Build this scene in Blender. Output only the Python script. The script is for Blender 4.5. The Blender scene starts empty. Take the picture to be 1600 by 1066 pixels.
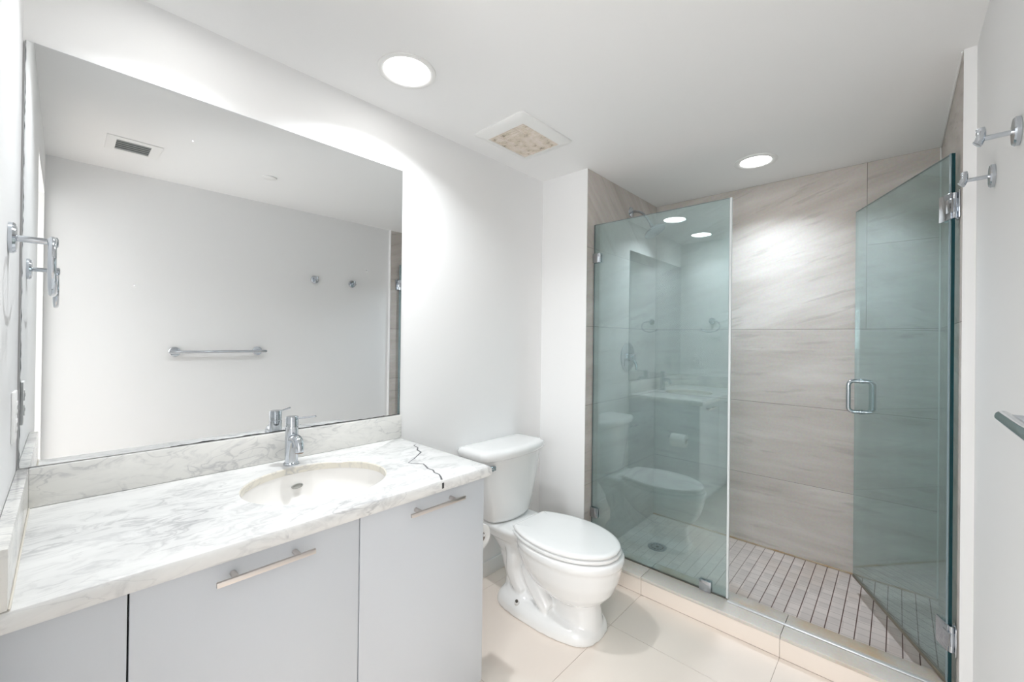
import bpy, bmesh, math, random
from mathutils import Vector, Matrix
PI = math.pi
random.seed(4)
SC = bpy.context.scene
C = SC.collection

# ------------------------------------------------------------------ camera
FPX = 649.10
cam_d = bpy.data.cameras.new('camera'); cam = bpy.data.objects.new('camera', cam_d); C.objects.link(cam)
YAW, PITCH, ROLL = math.radians(42.618), math.radians(0.222), math.radians(0.6848)
Fv = Vector((math.cos(YAW)*math.cos(PITCH), math.sin(YAW)*math.cos(PITCH), math.sin(PITCH)))
Rv = Vector((math.sin(YAW), -math.cos(YAW), 0)); Uv = Rv.cross(Fv)
R2 = Rv*math.cos(ROLL) + Uv*math.sin(ROLL); U2 = -Rv*math.sin(ROLL) + Uv*math.cos(ROLL)
M = Matrix((( R2.x, U2.x, -Fv.x, 0.0767), (R2.y, U2.y, -Fv.y, 0.1867), (R2.z, U2.z, -Fv.z, 1.2791), (0,0,0,1)))
cam.matrix_world = M
cam_d.sensor_width = 36.0; cam_d.sensor_fit = 'HORIZONTAL'
cam_d.lens = FPX/1600*36.0
cam_d.shift_x = -4.46/1600; cam_d.shift_y = -6.61/1600
cam_d.clip_start = 0.01
SC.camera = cam

# ------------------------------------------------------------------ exposure, world
SC.view_settings.view_transform = 'Standard'; SC.view_settings.look = 'None'
SC.view_settings.gamma = 1.0; SC.view_settings.use_curve_mapping = False
SC.view_settings.exposure = 0.30
SC.cycles.max_bounces = 16; SC.cycles.diffuse_bounces = 9; SC.cycles.glossy_bounces = 8
SC.cycles.transmission_bounces = 8; SC.cycles.transparent_max_bounces = 16
SC.cycles.caustics_reflective = False; SC.cycles.caustics_refractive = False
SC.cycles.sample_clamp_indirect = 4.0
w = bpy.data.worlds.new('world'); SC.world = w; w.use_nodes = True
w.node_tree.nodes['Background'].inputs[0].default_value = (0.9, 0.93, 1, 1)
w.node_tree.nodes['Background'].inputs[1].default_value = 0.3

# ------------------------------------------------------------------ dimensions (metres)
W = 1.809; H = 2.251            # mirror wall plane, ceiling
XA = 2.082; YB = 1.486          # face of the stub wall and its inner corner
L = 3.002; YS = 0.030; XR = 2.080
XG = 2.160; YG = 0.7536; ZC = 0.0907; ZG = 1.9414; XF = 2.0526; XI = 2.232; ZSF = 0.015
CT = 0.836; CY = 1.221; CX = 1.091
LIGHTS = [(0.287, 1.514), (0.917, 1.511), (2.598, 0.755)]
LIGHT_W = [2.3, 6.2, 6.4]
HALL_FILL_W = 50  # strength of the added fill lamp behind the camera
for i, (x, y) in enumerate(LIGHTS):
    ld = bpy.data.lights.new('can_light', 'AREA'); ld.shape = 'DISK'; ld.size = (0.08, 0.08, 0.14)[i]; ld.energy = LIGHT_W[i]
    ld.spread = math.radians((122, 136, 126)[i]); ld.color = (0.78, 0.90, 1.0) if i == 2 else (0.93, 0.97, 1.0)
    lo = bpy.data.objects.new('can_light', ld); lo.location = (x, y, H-0.012); C.objects.link(lo)

# ------------------------------------------------------------------ materials
def newmat(name):
    m = bpy.data.materials.new(name); m.use_nodes = True
    return m, m.node_tree, m.node_tree.nodes['Principled BSDF']
def srgb(r, g, b):
    f = lambda c: ((c/255+0.055)/1.055)**2.4 if c > 10 else c/255/12.92
    return (f(r), f(g), f(b), 1)
def plain(name, col, rough=0.5, metal=0.0, bump=None, coat=0.0, spec=0.5, vary=None):
    m, nt, b = newmat(name)
    b.inputs['Base Color'].default_value = col; b.inputs['Roughness'].default_value = rough
    b.inputs['Metallic'].default_value = metal; b.inputs['Coat Weight'].default_value = coat
    b.inputs['Specular IOR Level'].default_value = spec
    tc = nt.nodes.new('ShaderNodeTexCoord')
    if vary:
        n = nt.nodes.new('ShaderNodeTexNoise'); n.inputs['Scale'].default_value = vary[0]; n.inputs['Detail'].default_value = 5
        nt.links.new(tc.outputs['Object'], n.inputs['Vector'])
        mx = nt.nodes.new('ShaderNodeMix'); mx.data_type = 'RGBA'
        mx.inputs['A'].default_value = col; mx.inputs['B'].default_value = tuple(c*vary[1] for c in col[:3])+(1,)
        nt.links.new(n.outputs['Fac'], mx.inputs['Factor']); nt.links.new(mx.outputs['Result'], b.inputs['Base Color'])
    if bump:
        n = nt.nodes.new('ShaderNodeTexNoise'); n.inputs['Scale'].default_value = bump[0]; n.inputs['Detail'].default_value = 3
        nt.links.new(tc.outputs['Object'], n.inputs['Vector'])
        bp = nt.nodes.new('ShaderNodeBump'); bp.inputs['Strength'].default_value = bump[1]; bp.inputs['Distance'].default_value = 0.002
        nt.links.new(n.outputs['Fac'], bp.inputs['Height']); nt.links.new(bp.outputs['Normal'], b.inputs['Normal'])
    return m
def ramp(nt, stops):
    r = nt.nodes.new('ShaderNodeValToRGB'); e = r.color_ramp.elements
    e[0].position, e[0].color = stops[0]; e[1].position, e[1].color = stops[1]
    for p, c in stops[2:]:
        k = e.new(p); k.color = c
    return r
def mixc(nt, f, a, b, mode='MIX'):
    mx = nt.nodes.new('ShaderNodeMix'); mx.data_type = 'RGBA'; mx.blend_type = mode
    for s, v in (('Factor', f), ('A', a), ('B', b)):
        if isinstance(v, (int, float)): mx.inputs[s].default_value = v
        elif isinstance(v, tuple): mx.inputs[s].default_value = v
        else: nt.links.new(v, mx.inputs[s])
    return mx.outputs['Result']

WALL = plain('wall_paint', (0.86, 0.86, 0.86, 1), 0.6, spec=0.25, bump=(60, 0.05), vary=(1.2, 0.985))
CEIL = plain('ceiling_paint', (0.88, 0.88, 0.88, 1), 0.7, bump=(50, 0.04))
TRIMW = plain('white_trim_paint', (0.84, 0.84, 0.83, 1), 0.4)
PORC = plain('porcelain', (0.84, 0.84, 0.835, 1), 0.09, coat=0.4)
SEATW = plain('seat_plastic', (0.86, 0.86, 0.855, 1), 0.16, coat=0.2)
SINKW = plain('sink_porcelain', (0.85, 0.835, 0.815, 1), 0.10, coat=0.3)
LACQ = plain('white_lacquer', (0.63, 0.655, 0.69, 1), 0.28, vary=(3, 0.97))
CHROME = plain('chrome', (0.58, 0.61, 0.65, 1), 0.07, 1.0)
BRUSH = plain('brushed_nickel', (0.70, 0.655, 0.62, 1), 0.28, 1.0)
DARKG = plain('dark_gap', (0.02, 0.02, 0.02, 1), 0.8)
DARKV = plain('vent_dark', (0.10, 0.11, 0.11, 1), 0.7)
LOUV = plain('vent_louver', (0.32, 0.34, 0.34, 1), 0.5)
PLAST = plain('white_plastic', (0.85, 0.85, 0.84, 1), 0.35)
PAPER = plain('toilet_paper', (0.86, 0.86, 0.85, 1), 0.9, bump=(300, 0.2))
CARD = plain('cardboard_core', (0.45, 0.38, 0.32, 1), 0.8)
SEAL = plain('translucent_seal', (0.72, 0.76, 0.77, 1), 0.25)
GEDGE = plain('glass_edge_teal', (0.010, 0.060, 0.072, 1), 0.12)
CAULK = plain('caulk', (0.62, 0.60, 0.57, 1), 0.6)
RUST = plain('brown_sweep', (0.22, 0.19, 0.14, 1), 0.4, vary=(30, 0.5))

def emis(name, col, s):
    m = bpy.data.materials.new(name); m.use_nodes = True; nt = m.node_tree; nt.nodes.clear()
    e = nt.nodes.new('ShaderNodeEmission'); e.inputs[0].default_value = col; e.inputs[1].default_value = s
    o = nt.nodes.new('ShaderNodeOutputMaterial'); nt.links.new(e.outputs[0], o.inputs[0]); return m
LENS = emis('lamp_lens', (1, 0.99, 0.97, 1), 14.0)

def glass_mat(name, tint, f0, haze, hcol):
    """thin architectural glass: tinted see-through + mirror reflection + a slight film of soap"""
    m = bpy.data.materials.new(name); m.use_nodes = True; nt = m.node_tree; nt.nodes.clear(); N = nt.nodes.new; K = nt.links.new
    geo = N('ShaderNodeNewGeometry')
    dot = N('ShaderNodeVectorMath'); dot.operation = 'DOT_PRODUCT'; K(geo.outputs['Normal'], dot.inputs[0]); K(geo.outputs['Incoming'], dot.inputs[1])
    ab = N('ShaderNodeMath'); ab.operation = 'ABSOLUTE'; K(dot.outputs['Value'], ab.inputs[0])
    om = N('ShaderNodeMath'); om.operation = 'SUBTRACT'; om.inputs[0].default_value = 1; K(ab.outputs[0], om.inputs[1]); om.use_clamp = True
    pw = N('ShaderNodeMath'); pw.operation = 'POWER'; K(om.outputs[0], pw.inputs[0]); pw.inputs[1].default_value = 5
    ma = N('ShaderNodeMath'); ma.operation = 'MULTIPLY_ADD'; K(pw.outputs[0], ma.inputs[0]); ma.inputs[1].default_value = 1-f0; ma.inputs[2].default_value = f0
    tr = N('ShaderNodeBsdfTransparent'); tr.inputs[0].default_value = tint
    df = N('ShaderNodeBsdfDiffuse'); df.inputs[0].default_value = hcol
    tl = N('ShaderNodeBsdfTranslucent'); tl.inputs[0].default_value = hcol
    dm = N('ShaderNodeMixShader'); dm.inputs[0].default_value = 0.5; K(df.outputs[0], dm.inputs[1]); K(tl.outputs[0], dm.inputs[2])
    tc = N('ShaderNodeTexCoord'); mp = N('ShaderNodeMapping'); mp.inputs['Scale'].default_value = (6, 6, 1.2); K(tc.outputs['Object'], mp.inputs[0])
    nz = N('ShaderNodeTexNoise'); nz.inputs['Scale'].default_value = 2.5; nz.inputs['Detail'].default_value = 5; K(mp.outputs[0], nz.inputs['Vector'])
    hz = N('ShaderNodeMath'); hz.operation = 'MULTIPLY'; K(nz.outputs['Fac'], hz.inputs[0]); hz.inputs[1].default_value = haze*2
    m1 = N('ShaderNodeMixShader'); K(hz.outputs[0], m1.inputs[0]); K(tr.outputs[0], m1.inputs[1]); K(dm.outputs[0], m1.inputs[2])
    gl = N('ShaderNodeBsdfGlossy'); gl.inputs['Roughness'].default_value = 0.0; gl.inputs[0].default_value = (0.93, 0.98, 1, 1)
    m2 = N('ShaderNodeMixShader'); K(ma.outputs[0], m2.inputs[0]); K(m1.outputs[0], m2.inputs[1]); K(gl.outputs[0], m2.inputs[2])
    o = N('ShaderNodeOutputMaterial'); K(m2.outputs[0], o.inputs[0]); return m
GLASS = glass_mat('shower_glass', (0.765, 0.86, 0.857, 1), 0.15, 0.06, (0.66, 0.78, 0.79, 1))

def mirror_mat():
    m, nt, b = newmat('mirror_silver')
    b.inputs['Metallic'].default_value = 1; b.inputs['Roughness'].default_value = 0.0
    tc = nt.nodes.new('ShaderNodeTexCoord')
    v = nt.nodes.new('ShaderNodeTexVoronoi'); v.inputs['Scale'].default_value = 9; nt.links.new(tc.outputs['Object'], v.inputs['Vector'])
    r = ramp(nt, [(0.0, (1, 1, 1, 1)), (0.022, (1, 1, 1, 1)), (0.03, (0, 0, 0, 1))]); nt.links.new(v.outputs['Distance'], r.inputs[0])
    col = (0.865, 0.88, 0.885, 1)
    c = mixc(nt, r.outputs[0], col, (0.97, 0.97, 0.97, 1)); nt.links.new(c, b.inputs['Base Color'])
    rr = nt.nodes.new('ShaderNodeMath'); rr.operation = 'MULTIPLY'; rr.inputs[1].default_value = 0.35
    nt.links.new(r.outputs[0], rr.inputs[0]); nt.links.new(rr.outputs[0], b.inputs['Roughness'])
    return m
MIRROR = mirror_mat()

def marble_mat(name, warm=0.0, rot=0.0, seed=0.0, dens=1.0):
    m, nt, b = newmat(name); N = nt.nodes.new; K = nt.links.new
    tc = N('ShaderNodeTexCoord'); mp = N('ShaderNodeMapping'); K(tc.outputs['Object'], mp.inputs[0])
    mp.inputs['Location'].default_value = (seed, seed*1.7, seed*.6); mp.inputs['Rotation'].default_value = (0.3, 0.2, rot); mp.inputs['Scale'].default_value = (1.0, 2.0, 2.0)
    n1 = N('ShaderNodeTexNoise'); n1.inputs['Scale'].default_value = 3.2; n1.inputs['Detail'].default_value = 9; n1.inputs['Roughness'].default_value = 0.62; n1.inputs['Distortion'].default_value = 0.9; K(mp.outputs[0], n1.inputs['Vector'])
    def ridge(scale, dist, width, off):
        n = N('ShaderNodeTexNoise'); n.inputs['Scale'].default_value = scale; n.inputs['Detail'].default_value = 6; n.inputs['Distortion'].default_value = dist
        o = N('ShaderNodeVectorMath'); o.operation = 'ADD'; o.inputs[1].default_value = (off, off, off); K(mp.outputs[0], o.inputs[0]); K(o.outputs[0], n.inputs['Vector'])
        s = N('ShaderNodeMath'); s.operation = 'SUBTRACT'; s.inputs[1].default_value = 0.5; K(n.outputs['Fac'], s.inputs[0])
        a = N('ShaderNodeMath'); a.operation = 'ABSOLUTE'; K(s.outputs[0], a.inputs[0])
        r = ramp(nt, [(0.0, (1, 1, 1, 1)), (width, (0, 0, 0, 1))]); K(a.outputs[0], r.inputs[0]); return r.outputs[0]
    v1 = ridge(4.2, 0.9, 0.011*dens, 0.0); v2 = ridge(11.0, 1.0, 0.05*dens, 4.0)
    cl = ramp(nt, [(0.40, (0, 0, 0, 1)), (0.72, (1, 1, 1, 1))]); K(n1.outputs['Fac'], cl.inputs[0])
    base = (0.80-0.02*warm, 0.80-0.06*warm, 0.79-0.14*warm, 1); cloud = (0.66, 0.66-0.03*warm, 0.655-0.09*warm, 1)
    c = mixc(nt, cl.outputs[0], base, cloud)
    k = N('ShaderNodeMath'); k.operation = 'MULTIPLY'; K(v2, k.inputs[0]); K(cl.outputs[0], k.inputs[1])
    c = mixc(nt, k.outputs[0], c, (0.42, 0.42, 0.43, 1))
    n3 = N('ShaderNodeTexNoise'); n3.inputs['Scale'].default_value = 2.2; K(mp.outputs[0], n3.inputs['Vector'])
    r3 = ramp(nt, [(0.48, (0, 0, 0, 1)), (0.66, (0.75, 0.75, 0.75, 1))]); K(n3.outputs['Fac'], r3.inputs[0])
    k2 = N('ShaderNodeMath'); k2.operation = 'MULTIPLY'; K(v1, k2.inputs[0]); K(r3.outputs[0], k2.inputs[1])
    c = mixc(nt, k2.outputs[0], c, (0.44, 0.44, 0.45, 1))
    K(c, b.inputs['Base Color']); b.inputs['Roughness'].default_value = 0.16
    return m
MARBLE = marble_mat('marble_top', 0, 0.5, 0.0, 1.25)
MARBLE_S = marble_mat('marble_splash', 0.25, 0.2, 7.3, 1.0)
MARBLE_W = marble_mat('marble_stained_edge', 1.0, 0.2, 3.3, 1.0)

def tile_mat():
    m, nt, b = newmat('grey_stone_tile'); N = nt.nodes.new; K = nt.links.new
    geo = N('ShaderNodeNewGeometry'); tc = N('ShaderNodeTexCoord')
    # per tile offset of the streak pattern
    rnd = geo.outputs['Random Per Island']
    sc = N('ShaderNodeMath'); sc.operation = 'MULTIPLY'; sc.inputs[1].default_value = 37.0; K(rnd, sc.inputs[0])
    cmb = N('ShaderNodeCombineXYZ'); K(sc.outputs[0], cmb.inputs[0]); K(sc.outputs[0], cmb.inputs[1]); K(sc.outputs[0], cmb.inputs[2])
    ad = N('ShaderNodeVectorMath'); ad.operation = 'ADD'; K(tc.outputs['Object'], ad.inputs[0]); K(cmb.outputs[0], ad.inputs[1])
    # streaks: low frequency along the tile, high across; slope differs per tile
    sep = N('ShaderNodeSeparateXYZ'); K(tc.outputs['Object'], sep.inputs[0])
    sl = N('ShaderNodeAttribute'); sl.attribute_name = 'slope'
    u = N('ShaderNodeMath'); u.operation = 'ADD'; K(sep.outputs['X'], u.inputs[0]); K(sep.outputs['Y'], u.inputs[1])
    us = N('ShaderNodeMath'); us.operation = 'MULTIPLY'; K(u.outputs[0], us.inputs[0]); K(sl.outputs['Fac'], us.inputs[1])
    z = N('ShaderNodeMath'); z.operation = 'SUBTRACT'; K(sep.outputs['Z'], z.inputs[0]); K(us.outputs[0], z.inputs[1])
    cv = N('ShaderNodeCombineXYZ'); um = N('ShaderNodeMath'); um.operation = 'MULTIPLY'; um.inputs[1].default_value = 1.0; K(u.outputs[0], um.inputs[0])
    zm = N('ShaderNodeMath'); zm.operation = 'MULTIPLY'; zm.inputs[1].default_value = 7.0; K(z.outputs[0], zm.inputs[0])
    K(um.outputs[0], cv.inputs[0]); K(zm.outputs[0], cv.inputs[1]); K(sc.outputs[0], cv.inputs[2])
    n1 = N('ShaderNodeTexNoise'); n1.inputs['Scale'].default_value = 1.3; n1.inputs['Detail'].default_value = 8; n1.inputs['Roughness'].default_value = 0.62; n1.inputs['Distortion'].default_value = 0.35; K(cv.outputs[0], n1.inputs['Vector'])
    r1 = ramp(nt, [(0.30, srgb(186, 178, 171)), (0.50, srgb(198, 191, 185)), (0.72, srgb(212, 206, 201))]); K(n1.outputs['Fac'], r1.inputs[0])
    n2 = N('ShaderNodeTexNoise'); n2.inputs['Scale'].default_value = 4.0; n2.inputs['Detail'].default_value = 6; K(cv.outputs[0], n2.inputs['Vector'])
    r2 = ramp(nt, [(0.60, (0, 0, 0, 1)), (0.68, (0.5, 0.5, 0.5, 1))]); K(n2.outputs['Fac'], r2.inputs[0])
    c = mixc(nt, r2.outputs[0], r1.outputs[0], srgb(172, 165, 159))
    n4 = N('ShaderNodeTexNoise'); n4.inputs['Scale'].default_value = 90.0; n4.inputs['Detail'].default_value = 3; K(tc.outputs['Object'], n4.inputs['Vector'])
    c = mixc(nt, 0.12, c, n4.outputs['Color'], 'OVERLAY')
    K(c, b.inputs['Base Color']); b.inputs['Roughness'].default_value = 0.6; b.inputs['Specular IOR Level'].default_value = 0.3
    return m
TILE = tile_mat()
GROUT = plain('dark_grout', srgb(118, 112, 106), 0.9)
FTILE = plain('cream_floor_tile', srgb(238, 227, 217), 0.10, vary=(2.5, 0.95))
FGROUT = plain('floor_grout', srgb(176, 162, 150), 0.8)

def mosaic_mat():
    m, nt, b = newmat('shower_mosaic'); N = nt.nodes.new; K = nt.links.new
    tc = N('ShaderNodeTexCoord'); sep = N('ShaderNodeSeparateXYZ'); K(tc.outputs['Object'], sep.inputs[0])
    def line(axis, width, off):
        a = N('ShaderNodeMath'); a.operation = 'ADD'; a.inputs[1].default_value = off; K(sep.outputs[axis], a.inputs[0])
        d = N('ShaderNodeMath'); d.operation = 'DIVIDE'; d.inputs[1].default_value = 0.0508; K(a.outputs[0], d.inputs[0])
        f = N('ShaderNodeMath'); f.operation = 'FRACT'; K(d.outputs[0], f.inputs[0])
        l = N('ShaderNodeMath'); l.operation = 'LESS_THAN'; l.inputs[1].default_value = width; K(f.outputs[0], l.inputs[0]); return l.outputs[0]
    ly = line('Y', 0.075, 10.0); lx = line('X', 0.065, 10.02)
    fl = N('ShaderNodeVectorMath'); fl.operation = 'SNAP'; fl.inputs[1].default_value = (0.0508, 0.0508, 1); K(tc.outputs['Object'], fl.inputs[0])
    wn = N('ShaderNodeTexWhiteNoise'); K(fl.outputs[0], wn.inputs['Vector'])
    c = mixc(nt, wn.outputs['Value'], srgb(218, 206, 200), srgb(202, 191, 186))
    n = N('ShaderNodeTexNoise'); n.inputs['Scale'].default_value = 3.0; n.inputs['Detail'].default_value = 4; K(tc.outputs['Object'], n.inputs['Vector'])
    r = ramp(nt, [(0.5, (0, 0, 0, 1)), (0.75, (0.5, 0.5, 0.5, 1))]); K(n.outputs['Fac'], r.inputs[0])
    c = mixc(nt, r.outputs[0], c, srgb(190, 165, 145))
    c = mixc(nt, lx, c, srgb(184, 173, 167))
    n5 = N('ShaderNodeTexNoise'); n5.inputs['Scale'].default_value = 9.0; K(tc.outputs['Object'], n5.inputs['Vector'])
    mr = N('ShaderNodeMapRange'); mr.inputs[1].default_value = 0.62; mr.inputs[2].default_value = 1.0; K(sep.outputs['Y'], mr.inputs[0])
    gc = mixc(nt, n5.outputs['Fac'], srgb(60, 42, 38), srgb(120, 88, 78))
    gc = mixc(nt, mr.outputs[0], gc, srgb(178, 166, 158))
    c = mixc(nt, ly, c, gc)
    K(c, b.inputs['Base Color']); b.inputs['Roughness'].default_value = 0.35; return m
MOSAIC = mosaic_mat()

def stone_mat(name, base, stain, amount):
    m, nt, b = newmat(name); N = nt.nodes.new; K = nt.links.new
    tc = N('ShaderNodeTexCoord')
    n = N('ShaderNodeTexNoise'); n.inputs['Scale'].default_value = 5.0; n.inputs['Detail'].default_value = 7; K(tc.outputs['Object'], n.inputs['Vector'])
    r = ramp(nt, [(0.5-amount, (0, 0, 0, 1)), (0.75-amount, (1, 1, 1, 1))]); K(n.outputs['Fac'], r.inputs[0])
    c = mixc(nt, r.outputs[0], base, stain)
    n4 = N('ShaderNodeTexNoise'); n4.inputs['Scale'].default_value = 120.0; K(tc.outputs['Object'], n4.inputs['Vector'])
    c = mixc(nt, 0.15, c, n4.outputs['Color'], 'OVERLAY')
    K(c, b.inputs['Base Color']); b.inputs['Roughness'].default_value = 0.3; return m
CURBS = stone_mat('curb_stone', srgb(205, 200, 193), srgb(196, 184, 170), 0.0)
CURBI = stone_mat('curb_stone_stained', srgb(190, 184, 176), srgb(186, 156, 116), 0.06)
CAULKR = stone_mat('ochre_caulk', srgb(185, 172, 155), srgb(170, 130, 70), 0.08)
def dusty_mat():
    m, nt, b = newmat('dusty_fan_grille'); N = nt.nodes.new; K = nt.links.new
    tc = N('ShaderNodeTexCoord')
    n = N('ShaderNodeTexNoise'); n.inputs['Scale'].default_value = 30.0; n.inputs['Detail'].default_value = 6; K(tc.outputs['Object'], n.inputs['Vector'])
    r = ramp(nt, [(0.30, srgb(160, 148, 132)), (0.40, srgb(226, 216, 203)), (0.62, srgb(240, 231, 224))]); K(n.outputs['Fac'], r.inputs[0])
    K(r.outputs[0], b.inputs['Base Color']); b.inputs['Roughness'].default_value = 0.9; return m
DUST = dusty_mat()

# ------------------------------------------------------------------ helpers
def finish(bm, name, mats, parent=None, smooth=35):
    bmesh.ops.recalc_face_normals(bm, faces=bm.faces[:])
    me = bpy.data.meshes.new(name); bm.to_mesh(me); bm.free()
    if not isinstance(mats, (list, tuple)): mats = [mats]
    for m in mats: me.materials.append(m)
    for p in me.polygons: p.use_smooth = smooth is not None
    if smooth is not None and smooth < 180: me.set_sharp_from_angle(angle=math.radians(smooth))
    o = bpy.data.objects.new(name, me); C.objects.link(o)
    if parent is not None:
        o.parent = parent; o.location = -Vector(parent.location) if not parent.parent else o.location
        if parent.parent or parent.type == 'MESH': o.location = (0, 0, 0)
    return o
def tag(o, label, cat, group=None):
    o['label'] = label; o['category'] = cat
    if group: o['group'] = group
    return o
def thing(name, label, cat, loc, group=None):
    o = bpy.data.objects.new(name, None); o.empty_display_size = 0.05; o.location = loc; C.objects.link(o)
    return tag(o, label, cat, group)
def struct(name, bm, mats, smooth=35):
    o = finish(bm, name, mats, None, smooth); o['kind'] = 'structure'; return o
def box(bm, a, b, mi=0, bev=0.0, seg=2):
    a = Vector(a); b = Vector(b); lo = Vector(map(min, a, b)); hi = Vector(map(max, a, b))
    r = bmesh.ops.create_cube(bm, size=1.0)
    vs = r['verts']
    for v in vs: v.co = Vector((lo[i] + (v.co[i]+0.5)*(hi[i]-lo[i]) for i in range(3)))
    fs = list({f for v in vs for f in v.link_faces})
    for f in fs: f.material_index = mi
    if bev > 0:
        es = list({e for v in vs for e in v.link_edges})
        rr = bmesh.ops.bevel(bm, geom=es, offset=bev, segments=seg, affect='EDGES', profile=0.5)
        for f in rr['faces']: f.material_index = mi
        return rr['faces']
    return fs
def loft(bm, rings, cap0=True, cap1=True, mi=0, closed=True):
    vr = [[bm.verts.new(p) for p in r] for r in rings]; n = len(vr[0])
    for a, b in zip(vr, vr[1:]):
        for i in range(n if closed else n-1):
            f = bm.faces.new((a[i], a[(i+1) % n], b[(i+1) % n], b[i])); f.material_index = mi
    for flag, r in ((cap0, vr[0]), (cap1, vr[-1])):
        if flag:
            f = bm.faces.new(r); f.material_index = mi
    return vr
def frame_of(d):
    d = d.normalized(); a = Vector((0, 0, 1)) if abs(d.z) < 0.9 else Vector((1, 0, 0))
    u = d.cross(a).normalized(); return u, u.cross(d).normalized()
def tube(bm, pts, rad, n=16, mi=0, caps=True):
    pts = [Vector(p) for p in pts]; rads = rad if isinstance(rad, (list, tuple)) else [rad]*len(pts)
    rings = []; u = None
    for i, p in enumerate(pts):
        d = (pts[min(i+1, len(pts)-1)] - pts[max(i-1, 0)]).normalized()
        if u is None: u, v = frame_of(d)
        else:
            u = (u - d*u.dot(d)).normalized()
        v = d.cross(u)
        rings.append([p + (u*math.cos(t) + v*math.sin(t))*rads[i] for t in [2*PI*k/n for k in range(n)]])
    loft(bm, rings, caps, caps, mi)
def lathe(bm, c, axis, prof, n=32, mi=0, caps=True):
    """prof: list of (distance along axis, radius)"""
    c = Vector(c); d = Vector(axis).normalized(); u, v = frame_of(d)
    loft(bm, [[c + d*h + (u*math.cos(t) + v*math.sin(t))*max(r, 1e-5) for t in [2*PI*k/n for k in range(n)]] for h, r in prof], caps, caps, mi)
def bez(p0, p1, p2, p3, n=12):
    p0, p1, p2, p3 = map(Vector, (p0, p1, p2, p3))
    return [p0*(1-t)**3 + p1*3*t*(1-t)**2 + p2*3*t*t*(1-t) + p3*t**3 for t in [i/n for i in range(n+1)]]
def crom(pts, k=6):
    P = [Vector(p) for p in pts]; out = []
    for i in range(len(P)-1):
        a = P[max(i-1, 0)]; b = P[i]; c = P[i+1]; d = P[min(i+2, len(P)-1)]
        for j in range(k):
            t = j/k; out.append(0.5*((2*b) + (c-a)*t + (2*a-5*b+4*c-d)*t*t + (-a+3*b-3*c+d)*t**3))
    out.append(P[-1]); return out

# ------------------------------------------------------------------ the room shell
def floor_build():
    bm = bmesh.new()
    xs = [0] + [v for v in (0.55, 1.15, 1.75)] + [XF]; ys = [-0.02, 0.529, 1.124, 1.724, W+0.02]
    box(bm, (-0.15, -0.15, -0.1), (XF+0.03, W+0.15, -0.0012), 1)
    g = 0.0009
    for i in range(len(xs)-1):
        for j in range(len(ys)-1):
            box(bm, (xs[i]+g, ys[j]+g, -0.01), (xs[i+1]-g, ys[j+1]-g, 0), 0)
    struct('floor', bm, [FTILE, FGROUT])
floor_build()
bm = bmesh.new(); box(bm, (-0.12, -0.15, H), (L+0.15, W+0.15, H+0.1)); struct('ceiling', bm, CEIL)
bm = bmesh.new(); box(bm, (-0.15, W, -0.1), (XA, W+0.15, H)); struct('wall_left', bm, WALL)
# near wall; its doorway and the lit hall beyond are added for fill light
DY0, DY1, DZ = 0.03, 0.80, 2.05
bm = bmesh.new(); box(bm, (-0.12, DY1, -0.1), (0, W, H)); box(bm, (-0.12, -0.15, -0.1), (0, DY0, H)); box(bm, (-0.12, DY0, DZ), (0, DY1, H)); struct('wall_near', bm, WALL)
bm = bmesh.new(); box(bm, (-0.125, DY1-0.018, 0), (-0.0005, DY1, DZ)); box(bm, (-0.125, DY0, 0), (-0.0005, DY0+0.012, DZ)); box(bm, (-0.125, DY0+0.012, DZ-0.018), (-0.0005, DY1-0.018, DZ)); struct('door_added', bm, TRIMW)  # casing of the added doorway
bm = bmesh.new(); box(bm, (-1.6, -0.7, -0.1), (-0.15, 1.6, 0)); struct('floor_added_hall', bm, FTILE)  # unseen hall shell, added to house the fill lamp
bm = bmesh.new(); box(bm, (-1.6, -0.7, 2.4), (-0.12, 1.6, 2.5)); struct('ceiling_added_hall', bm, CEIL)
bm = bmesh.new(); box(bm, (-1.7, -0.7, -0.1), (-1.6, 1.6, 2.4)); box(bm, (-1.6, -0.8, -0.1), (-0.12, -0.7, 2.4)); box(bm, (-1.6, 1.6, -0.1), (-0.12, 1.7, 2.4)); box(bm, (-0.14, -0.7, -0.1), (-0.12, -0.15, 2.4)); box(bm, (-0.15, -0.15, H), (-0.12, 1.6, 2.4)); struct('wall_added_hall', bm, WALL)
hl = bpy.data.lights.new('hall_fill_light', 'POINT'); hl.energy = HALL_FILL_W; hl.shadow_soft_size = 0.25; hl.color = (0.95, 0.98, 1.0)  # unseen fill lamp, added to even out the bathroom's brightness
ho = bpy.data.objects.new('hall_fill_light', hl); ho.location = (-1.3, 0.12, 1.45); C.objects.link(ho)
bm = bmesh.new(); box(bm, (0, -0.15, -0.1), (XR, 0, H)); struct('wall_right', bm, WALL)
bm = bmesh.new(); box(bm, (XR, -0.15, -0.1), (L+0.15, YS-0.012, H)); box(bm, (XR, YS-0.012, -0.1), (XR+0.004, YS, H)); struct('wall_right_return', bm, WALL)
bm = bmesh.new(); box(bm, (XA, YB+0.012, -0.1), (L+0.15, W+0.15, H)); box(bm, (XA, YB, 0), (XA+0.004, YB+0.012, H)); struct('wall_stub', bm, WALL)
bm = bmesh.new(); box(bm, (L+0.012, YS-0.012, -0.1), (L+0.15, YB+0.012, H)); struct('wall_far', bm, WALL)

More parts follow.
